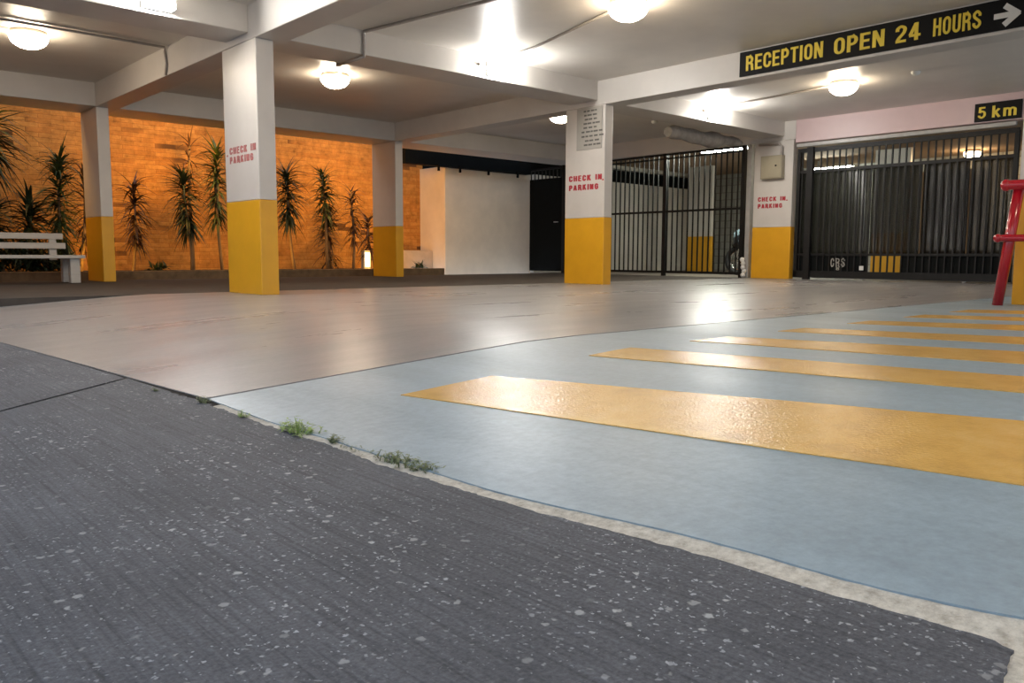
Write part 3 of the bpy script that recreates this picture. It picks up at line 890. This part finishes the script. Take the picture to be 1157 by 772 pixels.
# motorcycle parked behind the fence by the grey post
t = thing('motorcycle', 'dark motorcycle parked behind the barred fence near the meter box column', 'motorcycle', (15.2, 9.35, 0))
mb = MB().torus(0.255, 0.055, (0, 0.30, 0.31), 'x', 36, 10)
fw_ = mb.build('front_wheel', M['rubber'], t)
mb = MB().torus(0.19, 0.02, (0, 0.30, 0.31), 'x', 30, 8)
for k in range(8):
    a = k * math.pi / 4
    mb.tube([(0, 0.30, 0.31), (0, 0.30 + 0.19 * math.cos(a), 0.31 + 0.19 * math.sin(a))], 0.012, 6)
mb.build('rim', M['chrome'], fw_)
rw = MB().torus(0.25, 0.065, (0, -0.95, 0.31), 'x', 36, 10).build('rear_wheel', M['rubber'], t)
MB().torus(0.18, 0.025, (0, -0.95, 0.31), 'x', 30, 8).build('rim', M['chrome'], rw)
MB().tube([(-0.09, 0.30, 0.31), (-0.08, 0.12, 0.85)], 0.022).tube([(0.09, 0.30, 0.31), (0.08, 0.12, 0.85)], 0.022).build('fork', M['chrome'], t)
MB().tube([(0, 0.42, 0.62), (0, 0.28, 0.68), (0, 0.1, 0.70), (0, -0.2, 0.66), (0, -0.5, 0.58)], [0.06, 0.17, 0.22, 0.20, 0.12], 16).build('fairing', M['moto_paint'], t)
MB().tube([(0, 0.20, 0.58), (0, 0.0, 0.42), (0, -0.4, 0.38), (0, -0.6, 0.42)], [0.10, 0.18, 0.18, 0.10], 14).build('engine', M['rubber'], t)
MB().tube([(0, -0.35, 0.72), (0, -0.7, 0.76), (0, -1.05, 0.82)], [0.11, 0.12, 0.06], 14).build('seat', M['rubber'], t)
MB().tube([(0, 0.40, 0.72), (0, 0.30, 0.82), (0, 0.18, 0.92)], [0.05, 0.12, 0.09], 14).build('windscreen', M['screen'], t)
MB().tube([(-0.34, 0.02, 0.92), (-0.1, 0.1, 0.88), (0.1, 0.1, 0.88), (0.34, 0.02, 0.92)], 0.016, 8).build('handlebar', M['chrome'], t)
MB().tube([(0.10, -0.3, 0.25), (0.14, -0.7, 0.27), (0.14, -1.05, 0.34)], [0.03, 0.045, 0.045], 10).build('exhaust', M['chrome'], t)

# ------------------------------------------------------------------ far walls and garden
struct(box(-2.0, 10.95, 15.0, 15.25, -0.1, 4.2).build('wall_far', M['brick']))
struct(box(10.88, 13.40, 14.1, 15.6, -0.1, 2.275).build('wall_cream', M['cream_wall'], bevel=0.01))
struct(box(9.55, 14.6, 15.3, 15.5, 2.2, 4.6).build('wall_dark_backing', M['black_matt']))  # black sheet standing in for the dark void above the cream wall
g = thing('eaves_gutter', 'black eaves gutter with hanging clips above the cream block wall', 'gutter', (12.2, 14.0, 2.245))
box(-2.45, 1.05, -0.06, 0.099, 0.0, 0.80).build('gutter_trough', M['black_matt'], g)
cl = box(-0.02, 0.02, -0.10, -0.06, -0.10, 0.03).build('clip', M['black_matt'], g); cl.location = (-1.62, 0, 0)
for dx in (-1.05, -0.25, 0.62): copy_part(cl, g, (dx, 0, 0))
o = box(9.95, 10.87, 14.55, 14.95, 0.0, 0.49).build('plinth_block', M['plinth'], bevel=0.01)
tag(o, 'low rendered plinth block between the brick wall and the cream block wall', 'plinth')
struct(box(-2.0, 10.2, 13.36, 15.0, -0.1, 0.11).build('garden_ground', M['soil']))
struct(box(-2.0, 10.2, 13.24, 13.36, -0.1, 0.13).build('garden_kerb', M['bed_kerb'], bevel=0.01))

t = thing('garden_lamp', 'small lit white box lamp in the garden bed left of the far column', 'lamp', (8.86, 14.05, 0.11))
box(-0.075, 0.075, -0.06, 0.06, 0, 0.37).build('lamp_housing', M['sign_white'], t, 0.01)
box(-0.055, 0.055, -0.066, -0.055, 0.05, 0.33).build('lamp_lens', M['garden_lens'], t)

def strap_plant(name, label, x, y, z_base, height, crown0, n, leaf_len, mat, lean=(0, 0), seed=1, trunk_r=0.025, wide=0.035, group='strap leaved plants along the brick wall', tips=1):
    t = thing(name, label, 'plant', (x, y, z_base), group)
    rnd = random.Random(seed)
    mb = MB()
    stem = []
    for i in range(9):
        s = i / 8
        stem.append((lean[0] * s + 0.03 * math.sin(4 * s + seed), lean[1] * s, height * s * 0.94))
    mb.tube(stem, [trunk_r * (1.25 - 0.6 * i / 8) for i in range(9)], 8)
    mb.build('trunk', M['trunk'], t)
    lf = MB()
    for k in range(int(n * 1.7)):
        s = crown0 + (1 - crown0) * rnd.random() ** 0.8
        i = min(7, int(s * 8)); f = s * 8 - i
        p = Vector(stem[i]).lerp(Vector(stem[i + 1]), f)
        a = rnd.uniform(0, 2 * math.pi)
        u = (s - crown0) / (1 - crown0 + 1e-6)
        el = -0.55 + 1.5 * u + rnd.uniform(-0.45, 0.45)
        d = Vector((math.cos(a) * math.cos(el), math.sin(a) * math.cos(el), math.sin(el)))
        lf.leaf(p, d, None, leaf_len * rnd.uniform(0.6, 1.45), 1.25 * wide * rnd.uniform(0.7, 1.2), rnd.uniform(0.5, 1.7))
    lf.build('foliage', M[mat], t)
    return t
P = strap_plant
P('cordyline', 'tall bushy strap-leaved plant behind the white bench, left of the bench-end column', 3.40, 13.95, 0.11, 1.80, 0.18, 190, 0.42, 'leaf', (0.04, 0), 2)
P('cordyline', 'reddish loose plant between the bushy plant and the bench-end column', 3.72, 14.15, 0.11, 1.65, 0.25, 75, 0.36, 'leaf_red', (0.1, 0), 12, wide=0.028)
P('cordyline', 'short pointed dark plant behind the middle of the white bench', 2.98, 13.9, 0.11, 1.05, 0.05, 110, 0.48, 'leaf_dark', (0, 0), 3, wide=0.05)
P('cordyline', 'dark spiky plant at the left edge behind the bench', 2.45, 13.85, 0.11, 0.95, 0.05, 120, 0.50, 'leaf_dark', (0, 0), 4, wide=0.05)
P('palm', 'dark palm whose drooping fronds enter at the left edge, high up', 2.42, 13.75, 0.11, 2.28, 0.72, 90, 0.62, 'leaf_dark', (0, 0), 5, wide=0.05, trunk_r=0.05)
P('cordyline', 'slim sparse plant just right of the bench-end column', 4.45, 14.0, 0.11, 1.45, 0.30, 95, 0.36, 'leaf_red', (0.06, 0), 6, trunk_r=0.02)
P('yucca', 'dense dark-crowned plant on pale trunk, midway between the bench-end and faded-lettering columns', 5.36, 13.95, 0.11, 1.65, 0.42, 150, 0.40, 'leaf_dark', (-0.06, 0), 7)
P('cordyline', 'very tall thin stem with a few top leaves behind the dense-crowned plant', 5.50, 14.3, 0.11, 2.30, 0.72, 26, 0.34, 'leaf_red', (0.06, 0), 8, trunk_r=0.028, wide=0.022)
P('yucca', 'tall plant with long narrow crown at the left side of the faded-lettering column', 5.93, 14.05, 0.11, 2.15, 0.40, 130, 0.36, 'leaf', (-0.04, 0), 9)
P('yucca', 'plant with drooping round crown on thin trunk just right of the faded-lettering column', 7.28, 13.95, 0.11, 1.82, 0.50, 150, 0.42, 'leaf_dark', (-0.17, 0), 10)
P('yucca', 'plant with upright green crown on leaning pale trunk, centre of the right brick bay', 7.98, 13.95, 0.11, 1.85, 0.50, 115, 0.34, 'leaf', (-0.12, 0), 11)
P('cordyline', 'short reddish plant at the foot of the leaning pale trunk', 8.12, 14.2, 0.11, 1.05, 0.10, 80, 0.36, 'leaf_red', (0.02, 0), 15, wide=0.04)
P('cordyline', 'thin pointed plant with sparse side leaves, left of the far column', 8.53, 14.0, 0.11, 1.60, 0.35, 60, 0.34, 'leaf_red', (0.02, 0), 13)
P('cordyline', 'low arching plant half hidden by the far column', 8.98, 14.1, 0.11, 1.0, 0.35, 60, 0.42, 'leaf_red', (0, 0), 14)
for (x, y, h, sd, lb) in ((3.1, 13.6, 0.5, 31, 'low dark shrub under the white bench, nearest the bench leg'), (2.55, 13.6, 0.55, 32, 'low dark shrub under the white bench, at the left edge'),
                          (10.3, 14.25, 0.22, 33, 'tiny green plant in front of the low rendered plinth'), (4.9, 14.2, 0.25, 34, 'tiny ground plant between slim and dense-crowned plants')):
    t = thing('low_shrub', lb, 'plant', (x, y, 0.11), 'low shrubs in the garden bed')
    lf = MB(); rnd = random.Random(sd)
    for k in range(140 if h > 0.4 else 45):
        a = rnd.uniform(0, 6.283); el = rnd.uniform(0.1, 1.4)
        p = Vector((rnd.uniform(-0.3, 0.3), rnd.uniform(-0.15, 0.15), rnd.uniform(0, h * 0.5))) * (1 if h > 0.4 else 0.4)
        lf.leaf(p, (math.cos(a) * math.cos(el), math.sin(a) * math.cos(el), math.sin(el)), None, h * rnd.uniform(0.5, 0.9), 0.05, 0.8, 4)
    lf.build('foliage', M['leaf_dark' if h > 0.4 else 'leaf'], t)
    MB().tube([(0, 0, -0.02), (0, 0, h * 0.5)], 0.02, 8).build('stem', M['trunk'], t)

# ------------------------------------------------------------------ bench
t = thing('park_bench', 'long white slatted bench in front of the garden bed at the left edge', 'bench', (1.6, 12.35, 0))
bx0, bx1 = -1.6, 1.62
sl = box(bx0, bx1, -0.30, -0.16, 0.325, 0.37).build('seat_slat', M['bench'], t, 0.006)
copy_part(sl, t, (0, 0.16, 0)); copy_part(sl, t, (0, 0.32, 0))
bs = box(bx0, bx1 - 0.11, 0.20, 0.235, 0.455, 0.535).build('back_slat', M['bench'], t, 0.006)
copy_part(bs, t, (-0.02, 0.03, 0.13))
lg = box(-0.06, 0.06, -0.06, 0.06, 0.0, 0.324).build('leg', M['bench'], t, 0.006); lg.location = (1.50, -0.2, 0)
for lx, ly in ((1.50, 0.17), (0.1, -0.2), (0.1, 0.17), (-1.4, -0.2), (-1.4, 0.17)):
    copy_part(lg, t, (lx, ly, 0))
sp = box(-0.045, 0.045, 0.236, 0.27, 0.30, 0.66).build('back_post', M['bench'], t, 0.004); sp.location = (1.36, 0, 0)
copy_part(sp, t, (0, 0, 0)); copy_part(sp, t, (-1.36, 0, 0))

# ------------------------------------------------------------------ red pipe stand
t = thing('pipe_stand', 'red tubular steel stand at the right edge in front of the yellow column', 'stand', (7.40, 2.28, 0))
R = 0.040
leg = MB().tube([(0, 0, 0), (0.0, -0.055, 0.5), (0.0, -0.105, 0.955)], [R, R * 1.02, R * 1.02], 18).build('leg', M['red'], t)
copy_part(leg, t, (-0.03, -0.255, 0)); copy_part(leg, t, (0.0, -1.1, 0))
tp = MB().tube([(-0.035, -0.015, 0.955), (-0.035, -0.05, 0.958), (-0.035, -1.3, 0.958)], [R * 0.9, R, R], 18).build('top_rail', M['red'], t)
MB().lathe([(0.001, -0.036), (0.03, -0.034), (0.047, -0.012), (0.047, 0.012), (0.03, 0.034), (0.001, 0.036)], (-0.035, -0.02, 0.958), 18, 'y').build('end_cap', M['red'], tp)
lw = MB().tube([(-0.05, 0.005, 0.54), (-0.05, -0.04, 0.54), (-0.05, -1.3, 0.54)], R * 0.72, 16).build('lower_rail', M['red'], t)
MB().lathe([(0.001, -0.03), (0.025, -0.028), (0.036, 0), (0.025, 0.028), (0.001, 0.03)], (-0.05, 0.01, 0.54), 16, 'y').build('end_cap', M['red'], lw)

# ------------------------------------------------------------------ weeds in the kerb joint
def weed(x, y, w, d, n, h, mat, label, seed):
    z = zf(kerb_x(y)) - 0.006
    rnd = random.Random(seed)
    lf = MB()
    for k in range(n):
        px, py = rnd.uniform(-w, w) * 0.5, rnd.uniform(-d, d) * 0.5 * rnd.uniform(0.6, 1)
        base = Vector((px, py, 0))
        a = rnd.uniform(0, 6.283); el = rnd.uniform(0.3, 1.4)
        dv = Vector((math.cos(a) * math.cos(el), math.sin(a) * math.cos(el), math.sin(el)))
        L = h * rnd.uniform(0.5, 1.2)
        lf.leaf(base, dv, None, L, L * 0.16, 0.7, 3)
        for j in range(3):
            q = base + dv * L * rnd.uniform(0.4, 1.0)
            a2 = rnd.uniform(0, 6.283)
            lf.leaf(q, (math.cos(a2), math.sin(a2), rnd.uniform(0, 0.6)), None, L * 0.45, L * 0.2, 0.4, 2)
    o = lf.build('weed', M[mat])
    o.location = (x, y, z)
    return tag(o, label, 'weed', 'weeds along the kerb joint')
weed(1.070, 2.06, 0.05, 0.17, 80, 0.032, 'weed', 'bright green weed tuft in the kerb joint, farthest of the two big tufts', 1)
weed(1.085, 1.56, 0.045, 0.24, 120, 0.024, 'weed_dull', 'dull green weed mat in the kerb joint, nearest of the big tufts', 2)
weed(1.078, 1.87, 0.02, 0.03, 20, 0.026, 'weed_dull', 'small upright weed between the two big tufts', 3)
weed(1.078, 1.76, 0.03, 0.14, 24, 0.014, 'weed_dull', 'flat withered weed strip between the small upright weed and the dull mat', 4)
weed(1.055, 2.68, 0.02, 0.05, 26, 0.022, 'weed_dull', 'small weed at the corner where the floor joint meets the road', 5)
weed(1.05, 2.37, 0.012, 0.04, 20, 0.020, 'weed', 'tiny weed between the joint corner and the bright green tuft', 6)
weed(1.02, 3.03, 0.012, 0.03, 14, 0.018, 'weed_dull', 'tiny dull weed in the kerb joint far along the pale floor', 7)

# ------------------------------------------------------------------ light
def area(name, loc, target, size, power, col, spread=180):
    L = bpy.data.lights.new(name, 'AREA')
    L.energy = power; L.color = col; L.size = size; L.spread = math.radians(spread)
    o = bpy.data.objects.new(name, L); COL.objects.link(o)
    o.location = loc
    o.rotation_euler = (Vector(target) - Vector(loc)).to_track_quat('-Z', 'Y').to_euler()
    return o
SOD = (1.0, 0.46, 0.05)
for i, x in enumerate((2.2, 5.4, 8.6)):
    area('garden_flood', (x, 13.25, 2.33), (x + 0.25, 15.0, 1.25), 0.3, 24, SOD)
for i, x in enumerate((3.9, 6.6, 9.3)):
    area('garden_uplight', (x, 13.55, 0.2), (x + 0.2, 15.0, 1.0), 0.15, 7, SOD)

w = bpy.data.worlds.new('night sky')
scn.world = w
w.use_nodes = True
bg = w.node_tree.nodes['Background']
bg.inputs['Color'].default_value = (0.52, 0.61, 0.75, 1)
bg.inputs['Strength'].default_value = 0.86

# ------------------------------------------------------------------ camera
f = 928.13
fw = Vector((0.6693864253530296, 0.735632905537888, -0.10375953856382406))
rt = Vector((0.7398990448869835, -0.6727061112404754, 0.003986386213925145))
up = Vector((0.0668671588182303, 0.0794400162991035, 0.9945944233113192))
cd = bpy.data.cameras.new('camera')
cd.sensor_fit = 'HORIZONTAL'; cd.sensor_width = 36; cd.lens = f / 1157 * 36
cd.clip_start = 0.02; cd.clip_end = 200
co = bpy.data.objects.new('camera', cd); COL.objects.link(co)
mw = Matrix((rt, up, -fw)).transposed().to_4x4()
mw.translation = Vector((0, 0, 0.38386))
co.matrix_world = mw
scn.camera = co

vs = scn.view_settings
vs.view_transform = 'Standard'; vs.look = 'None'; vs.gamma = 1.0; vs.use_curve_mapping = False
vs.exposure = 0.9
cy = scn.cycles
cy.use_denoising = True
cy.max_bounces = 8; cy.diffuse_bounces = 5; cy.glossy_bounces = 4; cy.transparent_max_bounces = 12
cy.sample_clamp_indirect = 6
cy.caustics_reflective = False; cy.caustics_refractive = False
